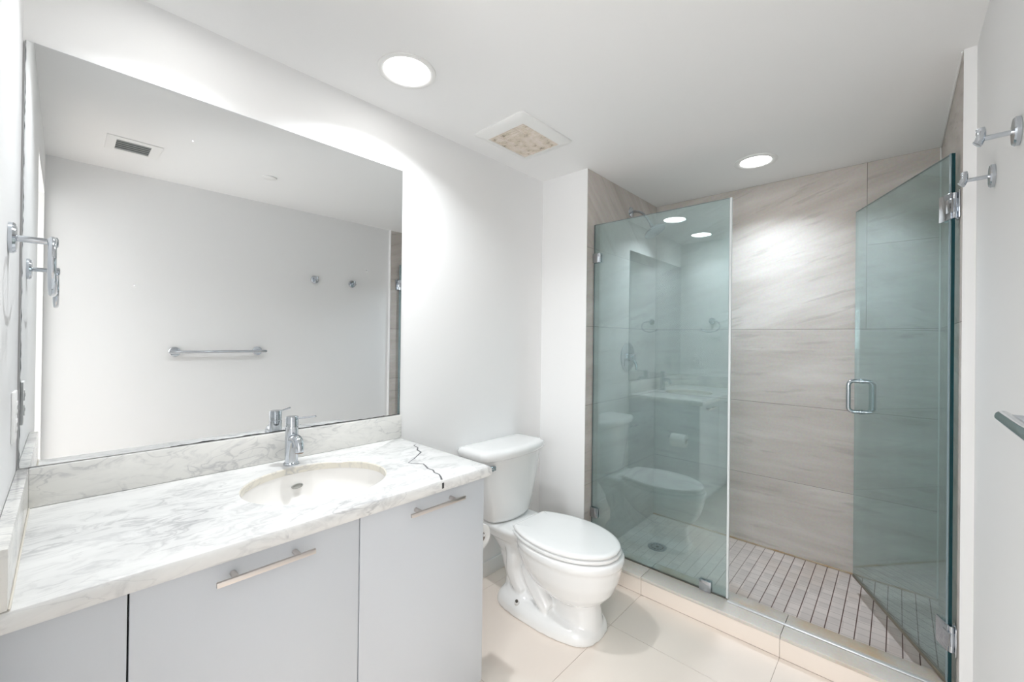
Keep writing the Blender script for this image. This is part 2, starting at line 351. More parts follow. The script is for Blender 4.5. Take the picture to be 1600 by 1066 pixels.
def tile_wall(name, tiles, P, thick_lo, thick_hi):
    """tiles: list of (u0, u1, z0, z1, slope); P(u, z, d) -> point; d = depth into the wall"""
    bm = bmesh.new(); lay = bm.faces.layers.float.new('slope')
    g = 0.0011
    for (u0, u1, z0, z1, s) in tiles:
        fs = box(bm, P(u0+g, z0+g, 0), P(u1-g, z1-g, 0.008), 0)
        for f in fs: f[lay] = s
    us = [t[0] for t in tiles]+[t[1] for t in tiles]; zs = [t[2] for t in tiles]+[t[3] for t in tiles]
    for f in box(bm, P(min(us), min(zs), 0.0015), P(max(us), max(zs), 0.0119), 1): f[lay] = 0.0
    struct(name, bm, [TILE, GROUT], None)
R = [ZSF-0.02, 0.449, 0.903, 1.353, 1.805, H]
# back wall of the shower (plane x = L)
bt = [(YS, 0.31, R[4], H, -0.22), (0.31, YB, R[3], H, -0.30), (YS, 0.31, R[3], R[4], -0.1)]
for k, (z0, z1) in enumerate(zip(R[:3], R[1:4])):
    bt += [(YS, 0.70 if k == 9 else YB, z0, z1, (-0.02, 0.03, -0.06)[k])]
tile_wall('wall_shower_back', bt, lambda u, z, d: (L+d, u, z), 0, 0)
lt = []
for k, (z0, z1) in enumerate(zip(R[:5], R[1:6])):
    lt += [(XA+0.004, L, z0, z1, (0.05, -0.03, 0.04, 0.25, -0.85)[k])]
tile_wall('wall_shower_left', lt, lambda u, z, d: (u, YB+d, z), 0, 0)
rt = []
for k, (z0, z1) in enumerate(zip(R[:5], R[1:6])):
    rt += [(XR+0.004, L, z0, z1, (0.05, -0.03, 0.04, 0.15, 0.3)[k])]
tile_wall('wall_shower_right', rt, lambda u, z, d: (u, YS-d, z), 0, 0)
bm = bmesh.new(); box(bm, (XI-0.03, YS-0.02, -0.1), (L+0.02, YB+0.02, ZSF)); o = struct('floor_shower', bm, MOSAIC)
# caulk lines
bm = bmesh.new(); box(bm, (L-0.008, YS, ZSF), (L, YB, ZSF+0.009), 0, 0.002); struct('trim_1', bm, CAULKR)
bm = bmesh.new(); box(bm, (L-0.006, YS, ZSF+0.009), (L, YS+0.006, H), 0, 0.002); box(bm, (XR+0.005, YS, H-0.007), (L, YS+0.006, H), 0, 0.002); struct('trim_2', bm, TRIMW)
bm = bmesh.new(); box(bm, (CX+0.0, W-0.012, 0), (XA, W, 0.078), 0, 0.003); struct('baseboard_left', bm, TRIMW)
bm = bmesh.new(); box(bm, (XA-0.012, YB+0.001, 0), (XA, W-0.012, 0.078), 0, 0.003); struct('baseboard_stub', bm, TRIMW)

# shower curb: tiled face, stone capping in pieces, stained inside half
def curb():
    root = thing('shower_curb', 'low step of cream tile capped with pale stone in front of the shower', 'shower curb', (XF+0.07, YB/2, 0))
    bm = bmesh.new(); zt = ZC-0.016
    box(bm, (XF+0.004, 0.0, 0), (XI-0.004, YB, zt-0.001), 1)
    for a, b in ((0.0, 0.529), (0.529, 1.124), (1.124, YB)):
        box(bm, (XF, a+0.0009, 0.001), (XF+0.006, b-0.0009, zt), 0)
    finish(bm, 'tiled_face', [FTILE, FGROUT], root)
    bm = bmesh.new()
    for a, b in ((0.0, 0.527), (0.527, 1.124), (1.124, YB)):
        box(bm, (XF-0.003, a+0.0008, zt), (XG+0.004, b-0.0008, ZC), 0, 0.002)
        box(bm, (XG-0.021, a+0.0008, zt-0.001), (XI, b-0.0008, ZC-0.0008), 1, 0.002)
    finish(bm, 'stone_cap', [CURBS, CURBI], root)
curb()
bm = bmesh.new(); box(bm, (XG-0.0285, YS+0.001, ZC+0.0003), (XG-0.0165, YG-0.004, ZC+0.006), 0, 0.002)
tag(finish(bm, 'threshold_strip', plain('bright_aluminium', (0.86, 0.87, 0.88, 1), 0.35, 0.6)), 'narrow shiny metal strip along the top of the shower curb under the door', 'threshold strip')

# ------------------------------------------------------------------ mirror
root = thing('wall_mirror', 'large frameless mirror on the wall above the marble vanity', 'mirror', (0.545, W, 0.938))
bm = bmesh.new(); fs = box(bm, (0.004, W-0.006, 0.9375), (1.0875, W-0.0005, 2.0152))
bm.normal_update()
for f in fs: f.material_index = 0 if f.normal.y < -0.5 else 1
finish(bm, 'mirror_glass', [MIRROR, plain('mirror_edge', (0.06, 0.065, 0.065, 1), 0.3)], root, None)
bm = bmesh.new()   # decayed dark silvering along the bottom and left edges
def edge_band(p, q, n, wmin, wmax, up):
    prev = None
    for i in range(n+1):
        t = i/n; b = Vector(p).lerp(Vector(q), t); wd = random.uniform(wmin, wmax)
        a0 = bm.verts.new(b); a1 = bm.verts.new(b+Vector(up)*wd)
        if prev: bm.faces.new((prev[0], a0, a1, prev[1]))
        prev = (a0, a1)
edge_band((0.30, W-0.0063, 0.9378), (1.087, W-0.0063, 0.9378), 60, 0.001, 0.0038, (0, 0, 1))
edge_band((0.0045, W-0.0063, 0.9378), (0.0045, W-0.0063, 2.0148), 90, 0.0003, 0.0014, (1, 0, 0))
finish(bm, 'blackened_edge', plain('blackened_silver', (0.03, 0.032, 0.032, 1), 0.4), root, None)

# ------------------------------------------------------------------ marble top, splashes
SX, SY, SA, SB = 0.6143, 1.4971, 0.2022, 0.1837
def countertop():
    bm = bmesh.new(); N = 128
    x0, x1, y0, y1 = 0.001, CX, CY, W-0.001
    def rect(t, ins, z):
        c, s = math.cos(t), math.sin(t); k = 1e9
        a, b, cc, d = x0, x1-ins, y0+ins, y1
        if c > 1e-9: k = min(k, (b-SX)/c)
        if c < -1e-9: k = min(k, (a-SX)/c)
        if s > 1e-9: k = min(k, (d-SY)/s)
        if s < -1e-9: k = min(k, (cc-SY)/s)
        return Vector((SX+c*k, SY+s*k, z))
    cor = sorted([math.atan2(y-SY, x-SX) % (2*PI) for x in (x0, x1) for y in (y0, y1)])
    ang = sorted([2*PI*i/N for i in range(N)] + cor)
    ell = lambda t, e, z: Vector((SX+(SA+e)*math.cos(t), SY+(SB+e)*math.sin(t), z))
    # use the polar angle of the ellipse point so that spokes stay straight
    def ep(t, e, z):
        a, b = SA+e, SB+e; r = a*b/math.hypot(b*math.cos(t), a*math.sin(t)); return Vector((SX+r*math.cos(t), SY+r*math.sin(t), z))
    zb = CT-0.036
    vr = loft(bm, [[ep(t, 0, CT-0.023) for t in ang], [ep(t, 0, CT-0.003) for t in ang], [ep(t, 0.003, CT) for t in ang],
              [rect(t, 0.010, CT) for t in ang], [rect(t, 0.004, CT-0.0025) for t in ang], [rect(t, 0.0, CT-0.009) for t in ang],
              [rect(t, 0.0, CT-0.030) for t in ang], [rect(t, 0.004, zb) for t in ang], [rect(t, 0.04, zb) for t in ang], [rect(t, 0.042, CT-0.023) for t in ang], [ep(t, 0, CT-0.023) for t in ang]], False, False)
    for f in bm.faces:
        c = f.calc_center_median()
        if ((c.x-SX)/(SA+0.002))**2 + ((c.y-SY)/(SB+0.002))**2 < 1.0 and c.z > CT-0.0225 and c.z < CT-0.001: f.material_index = 1
    bmesh.ops.remove_doubles(bm, verts=bm.verts[:], dist=1e-5)
    # the open dark vein crossing the right end, down over the front edge
    crack = [(1.075, 1.655), (1.052, 1.638), (1.045, 1.60), (1.022, 1.57), (1.016, 1.535), (0.985, 1.51), (0.945, 1.478), (0.905, 1.452), (0.908, 1.435), (0.935, 1.405),
             (0.925, 1.375), (0.915, 1.35), (0.918, 1.325), (0.905, 1.30), (0.905, 1.275), (0.893, 1.25), (0.880, 1.2285)]
    wd = [k*1.6 for k in (0.0008, 0.0014, 0.0016, 0.0020, 0.0020, 0.0014, 0.0009, 0.0010, 0.0012, 0.0014, 0.0018, 0.0018, 0.0017, 0.0016, 0.0016, 0.0018, 0.002)]
    pr = None
    for i, (p, k) in enumerate(zip(crack, wd)):
        a = Vector(crack[max(i-1, 0)]); b = Vector(crack[min(i+1, len(crack)-1)]); d = (b-a).normalized(); nrm = Vector((-d.y, d.x))
        q = [bm.verts.new((p[0]+nrm.x*s*k, p[1]+nrm.y*s*k, CT+0.0003)) for s in (-1, 1)]
        if pr:
            f = bm.faces.new((pr[0], q[0], q[1], pr[1])); f.material_index = 2
        pr = q
    box(bm, (0.876, CY-0.0006, CT-0.026), (0.884, CY+0.004, CT-0.008), 3, 0.001)
    o = finish(bm, 'countertop', [MARBLE, MARBLE_W, plain('grey_vein', (0.11, 0.11, 0.12, 1), 0.4), plain('black_chip', (0.03, 0.03, 0.03, 1), 0.6)])
    tag(o, 'white marble vanity worktop with grey veins and a dark crack at its right end', 'countertop')
countertop()
bm = bmesh.new(); box(bm, (0.0212, W-0.0215, CT+0.0004), (1.0887, W-0.0006, 0.9362), 0, 0.003)
tag(finish(bm, 'backsplash', MARBLE_S), 'long marble upstand along the wall under the mirror', 'backsplash')
bm = bmesh.new(); box(bm, (0.0008, CY+0.001, CT+0.0004), (0.0217, W-0.0006, 0.9362), 0, 0.0025)
tag(finish(bm, 'side_splash', MARBLE_S), 'short marble upstand on the near wall at the left end of the vanity', 'backsplash')
# caulk in the joint (part of the side splash look)
bm = bmesh.new(); box(bm, (0.0217, CY+0.004, CT), (0.0247, W-0.022, CT+0.003), 0, 0.001)
cq = finish(bm, 'caulk_bead', plain('cream_caulk', (0.72, 0.68, 0.60, 1), 0.5), bpy.data.objects['side_splash'])

# ------------------------------------------------------------------ sink
def sink():
    root = thing('undermount_sink', 'oval white undermount basin set in the marble top', 'sink', (SX, SY, CT-0.19))
    bm = bmesh.new(); N = 72; rings = []
    zt = CT-0.0238
    ell = lambda a, b, z: [Vector((SX+a*math.cos(2*PI*k/N), SY+b*math.sin(2*PI*k/N), z)) for k in range(N)]
    rings.append(ell(SA+0.022, SB+0.022, zt-0.012)); rings.append(ell(SA+0.022, SB+0.022, zt))
    rings.append(ell(SA+0.002, SB+0.002, zt))
    for t in [i/14 for i in range(1, 15)]:
        a = t*PI/2; r = max(math.cos(a)**0.62, 0.10); z = zt - 0.135*math.sin(a)**0.9
        rings.append(ell((SA+0.002)*r, (SB+0.002)*r, z))
    loft(bm, rings, False, True)
    finish(bm, 'basin', SINKW, root, 60)
    bm = bmesh.new(); lathe(bm, (SX, SY, zt-0.134), (0, 0, 1), [(0, 0.022), (0.003, 0.022), (0.004, 0.018), (0.002, 0.016), (0.003, 0.001)], 28)
    finish(bm, 'drain', CHROME, root)
    # overflow: a dark oval with a rim on the back slope
    bm = bmesh.new()
    c = Vector((0.616, SY+SB*0.935, CT-0.062)); nrm = Vector((0, -0.93, 0.36)).normalized(); u = Vector((1, 0, 0)); v = nrm.cross(u)
    ringe = lambda a, b, h: [c + u*a*math.cos(t) + v*b*math.sin(t) + nrm*h for t in [2*PI*k/24 for k in range(24)]]
    loft(bm, [ringe(0.017, 0.0085, -0.01), ringe(0.017, 0.0085, 0.003), ringe(0.014, 0.006, 0.004), ringe(0.0125, 0.005, 0.001)], False, True)
    finish(bm, 'overflow_hole', plain('overflow_grey', (0.36, 0.36, 0.34, 1), 0.4), root)
sink()

# ------------------------------------------------------------------ faucet
def faucet():
    c = Vector((0.614, 1.722, CT)); root = thing('basin_faucet', 'chrome single lever faucet standing behind the basin', 'faucet', c)
    bm = bmesh.new(); lathe(bm, c, (0, 0, 1), [(0, 0.0255), (0.004, 0.0255), (0.008, 0.0225), (0.009, 0.0205)], 40); finish(bm, 'base_flange', CHROME, root)
    bm = bmesh.new(); lathe(bm, c, (0, 0, 1), [(0.008, 0.0205), (0.100, 0.0205), (0.128, 0.0205), (0.1295, 0.0190), (0.132, 0.0190)], 40); finish(bm, 'body', CHROME, root)
    bm = bmesh.new(); lathe(bm, c, (0, 0, 1), [(0.132, 0.0190), (0.1325, 0.0200), (0.162, 0.0200), (0.165, 0.0185), (0.166, 0.002)], 40); cap = finish(bm, 'handle_cap', CHROME, root)
    bm = bmesh.new(); a = c+Vector((0.014, -0.008, 0.157)); b = Vector((0.678, 1.680, 0.9985))
    tube(bm, [a, b], 0.0033, 14); finish(bm, 'lever', CHROME, root)
    bm = bmesh.new()
    p = bez(c+Vector((0, -0.008, 0.088)), c+Vector((0, -0.048, 0.104)), c+Vector((0, -0.070, 0.090)), c+Vector((0, -0.070, 0.054)), 12)
    tube(bm, p, [0.0155]*9+[0.0148, 0.0142, 0.0138, 0.0135], 24); sp = finish(bm, 'spout', CHROME, root)
    bm = bmesh.new(); lathe(bm, c+Vector((0, -0.070, 0.0545)), (0, 0, -1), [(0, 0.0125), (0.003, 0.0125), (0.003, 0.009)], 24); finish(bm, 'aerator', plain('aerator_brown', (0.25, 0.14, 0.09, 1), 0.4), root)
faucet()

# ------------------------------------------------------------------ vanity cabinet
def vanity():
    root = thing('vanity_cabinet', 'white lacquered vanity with three flat fronts under the marble top', 'cabinet', (0.54, 1.53, 0))
    bm = bmesh.new(); xb = 1.078
    box(bm, (0.004, 1.268, 0.085), (0.022, W-0.002, CT-0.037)); box(bm, (xb-0.018, 1.247, 0.085), (xb, W-0.002, CT-0.0365), 0, 0.0015)
    box(bm, (0.02, 1.268, 0.085), (xb-0.018, W-0.002, 0.103)); box(bm, (0.02, 1.268, 0.775), (xb-0.018, 1.30, CT-0.037))
    box(bm, (0.02, W-0.014, 0.10), (xb-0.018, W-0.002, 0.78))
    finish(bm, 'carcass', LACQ, root)
    bm = bmesh.new(); box(bm, (0.004, 1.31, 0), (xb-0.01, 1.328, 0.085)); box(bm, (xb-0.03, 1.31, 0), (xb-0.012, W-0.016, 0.085)); finish(bm, 'toe_kick', plain('toe_kick_grey', (0.5, 0.5, 0.51, 1), 0.5), root)
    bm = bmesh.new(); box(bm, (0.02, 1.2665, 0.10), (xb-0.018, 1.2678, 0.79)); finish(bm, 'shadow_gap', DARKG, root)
    doors = [(0.004, 0.1635, None), (0.1665, 0.6205, (0.296, 0.494)), (0.6235, 1.0775, (0.762, 0.965))]
    for a, b, h in doors:
        bm = bmesh.new(); box(bm, (a, 1.246, 0.088), (b, 1.2662, CT-0.039), 0, 0.0012); d = finish(bm, 'door', LACQ, root)
        if h:
            bm = bmesh.new(); z = 0.762
            box(bm, (h[0], 1.210, z-0.0055), (h[1], 1.218, z+0.0055), 0, 0.0012)
            ins = 0.036
            for x in (h[0]+ins, h[1]-ins): lathe(bm, (x, 1.2462, z), (0, -1, 0), [(0, 0.0062), (0.030, 0.0062)], 20)
            finish(bm, 'handle', BRUSH, d)['label'] = 'brushed nickel bar handle'
vanity()

# ------------------------------------------------------------------ toilet
TX = 1.640
def T(s, f, z): return Vector((TX+s, W-f, z))
def outline(ctrl, k=7):
    """ctrl: half outline (f, s) from back centre to front centre -> closed ring of (s, f)"""
    h = crom([(a, b, 0) for a, b in ctrl], k)
    pts = [(p.y, p.x) for p in h]
    return pts + [(-s, f) for s, f in reversed(pts[1:-1])]
def oring(o, z, sc=1.0, cf=0.53, off=0.0, df=0.0):
    r = []; n = len(o)
    for i, (s, f) in enumerate(o):
        a = Vector((o[i-1][0], o[i-1][1])); b = Vector((o[(i+1) % n][0], o[(i+1) % n][1])); d = (b-a).normalized(); nn = Vector((d.y, -d.x))
        if nn.dot(Vector((s, f-cf))) < 0: nn = -nn
        r.append(T(s*sc + nn.x*off, cf+(f-cf)*sc + nn.y*off + df, z))
    return r
LID = [(0.288, 0), (0.288, 0.06), (0.290, 0.100), (0.302, 0.118), (0.35, 0.142), (0.42, 0.164), (0.50, 0.174), (0.58, 0.170), (0.66, 0.145), (0.72, 0.106), (0.760, 0.056), (0.772, 0)]
def ell_o(fc, fa, fb, hw, n=48, p=2.0):
    o = []
    for k in range(n):
        t = 2*PI*k/n; c, s = math.cos(t), math.sin(t)
        o.append((hw*math.copysign(abs(c)**(2/p), c), fc + (fa if s > 0 else fb)*math.copysign(abs(s)**(2/p), s)))
    return o
def toilet():
    root = thing('toilet', 'white two-piece toilet with closed lid beside the vanity', 'toilet', (TX, W-0.40, 0))
    # --- bowl: overlapping solids fused by a voxel remesh
    bm = bmesh.new()
    def lof(secs):   # (z, fc, f_front_radius, f_back_radius, hw, p)
        loft(bm, [[T(s, f, z) for s, f in ell_o(fc, fa, fb, hw, 48, p)] for z, fc, fa, fb, hw, p in secs])
    lof([(0.115, 0.57, 0.05, 0.08, 0.05, 2), (0.135, 0.57, 0.09, 0.13, 0.085, 2), (0.165, 0.565, 0.15, 0.18, 0.122, 2.1), (0.20, 0.555, 0.19, 0.23, 0.148, 2.1),
         (0.25, 0.545, 0.221, 0.26, 0.167, 2.1), (0.30, 0.54, 0.238, 0.275, 0.176, 2.1), (0.322, 0.54, 0.241, 0.278, 0.177, 2.1), (0.330, 0.54, 0.249, 0.28, 0.184, 2.1), (0.348, 0.54, 0.249, 0.28, 0.184, 2.1), (0.357, 0.54, 0.247, 0.28, 0.182, 2.1), (0.361, 0.54, 0.236, 0.27, 0.172, 2.1)])
    # deck under the tank
    lof([(0.30, 0.20, 0.12, 0.15, 0.112, 4), (0.335, 0.20, 0.14, 0.17, 0.130, 4), (0.352, 0.20, 0.15, 0.175, 0.140, 4), (0.364, 0.20, 0.15, 0.175, 0.138, 4), (0.369, 0.20, 0.14, 0.168, 0.130, 4)])
    # rear body carrying the deck
    lof([(0.0, 0.30, 0.12, 0.13, 0.085, 2.6), (0.10, 0.30, 0.12, 0.13, 0.072, 2.6), (0.22, 0.28, 0.12, 0.16, 0.078, 2.6), (0.31, 0.24, 0.14, 0.17, 0.108, 3)])
    # front column
    lof([(0.0, 0.60, 0.104, 0.14, 0.092, 2.3), (0.04, 0.60, 0.098, 0.14, 0.086, 2.3), (0.12, 0.60, 0.086, 0.14, 0.076, 2.3), (0.20, 0.60, 0.090, 0.14, 0.080, 2.2)])
    # thin web between
    lof([(0.0, 0.45, 0.15, 0.15, 0.045, 2.5), (0.20, 0.45, 0.15, 0.15, 0.045, 2.5)])
    # foot with its raised skirt
    foot = [(0.165, 0), (0.167, 0.06), (0.185, 0.105), (0.23, 0.136), (0.32, 0.150), (0.42, 0.152), (0.52, 0.147), (0.60, 0.132), (0.66, 0.108), (0.695, 0.066), (0.706, 0)]
    fo = outline(foot)
    loft(bm, [oring(fo, 0, off=0.0, cf=0.43), oring(fo, 0.012, off=0.001, cf=0.43), oring(fo, 0.035, off=-0.004, cf=0.43), oring(fo, 0.052, off=-0.018, cf=0.43), oring(fo, 0.060, off=-0.040, cf=0.43)])
    # rear hump of the foot around the bolt
    lof([(0.03, 0.30, 0.11, 0.12, 0.128, 2.3), (0.060, 0.30, 0.10, 0.11, 0.112, 2.3), (0.085, 0.29, 0.08, 0.09, 0.085, 2.3), (0.10, 0.29, 0.06, 0.07, 0.06, 2.2)])
    # trapway relief on both flanks
    for sg in (-1, 1):
        pth = crom([T(sg*0.070, 0.235, 0.285), T(sg*0.078, 0.262, 0.235), T(sg*0.074, 0.262, 0.165), T(sg*0.070, 0.290, 0.105), T(sg*0.070, 0.32, 0.075)], 5)
        tube(bm, pth, [0.028+0.008*math.sin(PI*i/(len(pth)-1)) for i in range(len(pth))], 14)
        pth = crom([T(sg*0.060, 0.335, 0.215), T(sg*0.066, 0.365, 0.165), T(sg*0.074, 0.415, 0.125), T(sg*0.082, 0.465, 0.085), T(sg*0.082, 0.490, 0.070)], 5)
        tube(bm, pth, [0.030+0.008*math.sin(PI*i/(len(pth)-1)) for i in range(len(pth))], 14)
    b = finish(bm, 'bowl', PORC, root, 180)
    m = b.modifiers.new('fuse', 'REMESH'); m.mode = 'VOXEL'; m.voxel_size = 0.0055; m.use_smooth_shade = True
    s = b.modifiers.new('relax', 'SMOOTH'); s.iterations = 9; s.factor = 0.6
    # --- seat and lid
    lo = outline(LID)
    bm = bmesh.new()
    loft(bm, [oring(lo, 0.3610, off=-0.012), oring(lo, 0.3650, off=-0.010), oring(lo, 0.3660, off=0.003), oring(lo, 0.3720, off=0.006), oring(lo, 0.3780, off=0.004), oring(lo, 0.3795, off=-0.010), oring(lo, 0.3825, off=-0.012)])
    finish(bm, 'seat', SEATW, root, 50)
    bm = bmesh.new()
    loft(bm, [oring(lo, 0.3828, off=-0.012), oring(lo, 0.3840, off=-0.001), oring(lo, 0.389, off=0.0015), oring(lo, 0.3945, off=0.0), oring(lo, 0.3985, off=-0.006), oring(lo, 0.4005, off=-0.018), oring(lo, 0.4015, sc=0.6), oring(lo, 0.402, sc=0.15)])
    finish(bm, 'lid', SEATW, root, 50)
    for sg in (-1, 1):
        bm = bmesh.new(); c = T(sg*0.068, 0.272, 0.3685); box(bm, c-Vector((0.016, 0.013, 0.001)), c+Vector((0.016, 0.013, 0.012)), 0, 0.004, 3); finish(bm, 'seat_hinge', SEATW, root)
    # --- tank
    def tsec(z, hw, f0, f1, edge, bl=0.0):
        """flat back at f0, bowed front reaching f1 in the middle and 'edge' at the sides"""
        r = []; n = 26
        for i in range(n+1):      # front, from left to right
            u = -1+2*i/n; s = hw*math.sin(u*PI/2)
            k = abs(math.sin(u*PI/2))
            f = edge + (f1-edge)*(1-k**2.4)
            f = f - (1-math.cos(u*PI/2))**0 * 0
            if k > 0.94: f -= (k-0.94)/0.06*0.022
            r.append(T(s, f, z))
        r += [T(hw, f0+0.02, z), T(hw-0.012, f0, z), T(-hw+0.012, f0, z), T(-hw, f0+0.02, z)]
        return r
    bm = bmesh.new()
    loft(bm, [tsec(0.372, 0.125, 0.035, 0.205, 0.165), tsec(0.376, 0.140, 0.028, 0.217, 0.172), tsec(0.39, 0.148, 0.026, 0.222, 0.176), tsec(0.45, 0.163, 0.022, 0.225, 0.180),
              tsec(0.56, 0.190, 0.018, 0.228, 0.186), tsec(0.688, 0.213, 0.016, 0.230, 0.190)])
    finish(bm, 'tank', PORC, root, 60)
    bm = bmesh.new()
    loft(bm, [tsec(0.6885, 0.213, 0.014, 0.231, 0.190), tsec(0.690, 0.224, 0.010, 0.243, 0.202), tsec(0.698, 0.230, 0.006, 0.249, 0.206), tsec(0.716, 0.232, 0.004, 0.251, 0.206), tsec(0.727, 0.228, 0.008, 0.247, 0.202), tsec(0.734, 0.218, 0.016, 0.238, 0.192), tsec(0.738, 0.19, 0.035, 0.215, 0.165), tsec(0.740, 0.12, 0.08, 0.16, 0.14)])
    finish(bm, 'tank_lid', PORC, root, 60)
    bm = bmesh.new(); c = T(-0.176, 0.205, 0.657)
    box(bm, c+Vector((-0.018, -0.014, -0.012)), c+Vector((0.020, 0.010, 0.012)), 0, 0.005, 3)
    box(bm, c+Vector((-0.085, -0.026, -0.007)), c+Vector((-0.004, -0.015, 0.007)), 0, 0.004, 3)
    finish(bm, 'flush_lever', CHROME, root)['label'] = 'chrome flush lever'
    bm = bmesh.new(); c = T(-0.127, 0.335, 0.050)
    lathe(bm, c, (-0.25, 0, 1), [(0, 0.012), (0.010, 0.012), (0.011, 0.009)], 20, 0); lathe(bm, c, (-0.25, 0, 1), [(0.010, 0.0065), (0.018, 0.0065), (0.019, 0.004)], 8, 1)
    finish(bm, 'floor_bolt', [plain('bolt_washer', (0.7, 0.69, 0.67, 1), 0.4), plain('bolt_dark', (0.07, 0.06, 0.05, 1), 0.4, 0.6)], root)
toilet()

# ------------------------------------------------------------------ toilet paper
def paper():
    c = Vector((1.138, 1.372, 0.537)); xs = 1.0785
    root = thing('paper_holder', 'chrome toilet paper holder screwed to the right side of the vanity', 'toilet paper holder', (xs, 1.44, 0.53))
    bm = bmesh.new(); lathe(bm, (xs, 1.452, 0.552), (1, 0, 0), [(0, 0.022), (0.006, 0.022), (0.008, 0.018)], 28); finish(bm, 'wall_plate', CHROME, root)
    bm = bmesh.new(); tube(bm, [(xs+0.006, 1.452, 0.552), (1.128, 1.452, 0.552), (1.137, 1.450, 0.550), (1.138, 1.440, 0.549), (1.138, 1.306, 0.549)], 0.0055, 14); finish(bm, 'arm', CHROME, root)
    root = thing('toilet_paper_roll', 'white toilet paper roll hanging between the vanity and the toilet', 'toilet paper', c-Vector((0, 0, 0.046)))
    bm = bmesh.new(); R0 = 0.047; r0 = 0.019; h = 0.052
    lathe(bm, c, (0, 1, 0), [(-h, r0), (-h, R0-0.002), (-h+0.002, R0), (h-0.002, R0), (h, R0-0.002), (h, r0), (-h, r0)], 48, 0, False); finish(bm, 'paper', PAPER, root)
    bm = bmesh.new(); lathe(bm, c, (0, 1, 0), [(-h-0.0005, r0-0.0005), (h+0.0005, r0-0.0005), (h+0.0005, r0-0.002), (-h-0.0005, r0-0.002), (-h-0.0005, r0-0.0005)], 32, 0, False); finish(bm, 'cardboard_tube', CARD, root)
paper()

# ------------------------------------------------------------------ fittings on the walls
def towel_ring():
    y, z = 1.500, 1.470
    root = thing('towel_ring', 'chrome open towel ring on the near wall left of the mirror', 'towel ring', (0, y, z))
    bm = bmesh.new(); lathe(bm, (0, y, z), (1, 0, 0), [(0.0003, 0.031), (0.006, 0.031), (0.010, 0.028), (0.012, 0.020)], 36); finish(bm, 'wall_plate', CHROME, root)
    bm = bmesh.new(); lathe(bm, (0, y, z), (1, 0, 0), [(0.010, 0.0065), (0.052, 0.0065), (0.056, 0.011), (0.066, 0.011), (0.068, 0.008)], 24); finish(bm, 'post', CHROME, root)
    bm = bmesh.new(); x = 0.060
    p = crom([(x, y, z+0.001), (x, y-0.045, z-0.001), (x, y-0.076, z-0.020), (x, y-0.086, z-0.052), (x, y-0.070, z-0.085), (x, y-0.030, z-0.105), (x, y+0.025, z-0.107), (x, y+0.065, z-0.094), (x, y+0.088, z-0.078)], 8)
    tube(bm, p, 0.0062, 14); finish(bm, 'ring', CHROME, root)
towel_ring()
def hook(x, z, label):
    root = thing('robe_hook', label, 'robe hook', (x, 0, z), 'robe hooks on the right wall')
    bm = bmesh.new(); lathe(bm, (x, 0, z), (0, 1, 0), [(0.0003, 0.030), (0.007, 0.030), (0.010, 0.027), (0.011, 0.018)], 36); finish(bm, 'wall_plate', CHROME, root)
    bm = bmesh.new(); tube(bm, [(x, 0.010, z), (x, 0.052, z-0.001)], 0.0052, 16); finish(bm, 'stem', CHROME, root)
    bm = bmesh.new(); tube(bm, crom([(x, 0.062, z-0.012), (x, 0.058, z-0.007), (x, 0.055, z+0.003), (x, 0.055, z+0.017), (x, 0.056, z+0.023)], 4), [0.005]+[0.0088]*3+[0.0080]*9+[0.0074]*3+[0.004], 16); finish(bm, 'hook_tip', CHROME, root)
hook(1.428, 1.727, 'chrome robe hook on the right wall, the larger one nearer the photo edge')
hook(1.735, 1.724, 'chrome robe hook on the right wall, the lower one nearer the shower door')
def towel_bar():
    z = 1.166
    root = thing('towel_bar', 'chrome towel bar on the right wall, only its far end in view', 'towel bar', (0.8, 0, z))
    for x in (0.562, 1.030):
        bm = bmesh.new(); lathe(bm, (x, 0, z), (0, 1, 0), [(0.0003, 0.031), (0.007, 0.031), (0.010, 0.028), (0.011, 0.018)], 36); finish(bm, 'wall_plate', CHROME, root)
        bm = bmesh.new(); lathe(bm, (x, 0, z), (0, 1, 0), [(0.009, 0.009), (0.060, 0.009)], 20); finish(bm, 'post', CHROME, root)
    bm = bmesh.new(); tube(bm, [(0.525, 0.064, z), (0.530, 0.064, z), (1.070, 0.064, z), (1.075, 0.064, z)], [0.0075, 0.0095, 0.0095, 0.0075], 20); finish(bm, 'bar', CHROME, root)
towel_bar()
def outlet():
    y, z = 1.662, 1.088
    root = thing('wall_outlet', 'white duplex outlet on the near wall above the side upstand', 'outlet', (0, y, z))
    bm = bmesh.new(); box(bm, (0.0002, y-0.035, z-0.0575), (0.006, y+0.035, z+0.0575), 0, 0.002); finish(bm, 'cover_plate', PLAST, root)
    for d in (-0.020, 0.020):
        bm = bmesh.new(); box(bm, (0.005, y-0.0165, z+d-0.014), (0.0078, y+0.0165, z+d+0.014), 0, 0.0008)
        for yy in (-0.006, 0.006): box(bm, (0.0076, y+yy-0.001, z+d-0.004), (0.0080, y+yy+0.001, z+d+0.005), 1)
        finish(bm, 'receptacle', [PLAST, DARKG], root)
outlet()

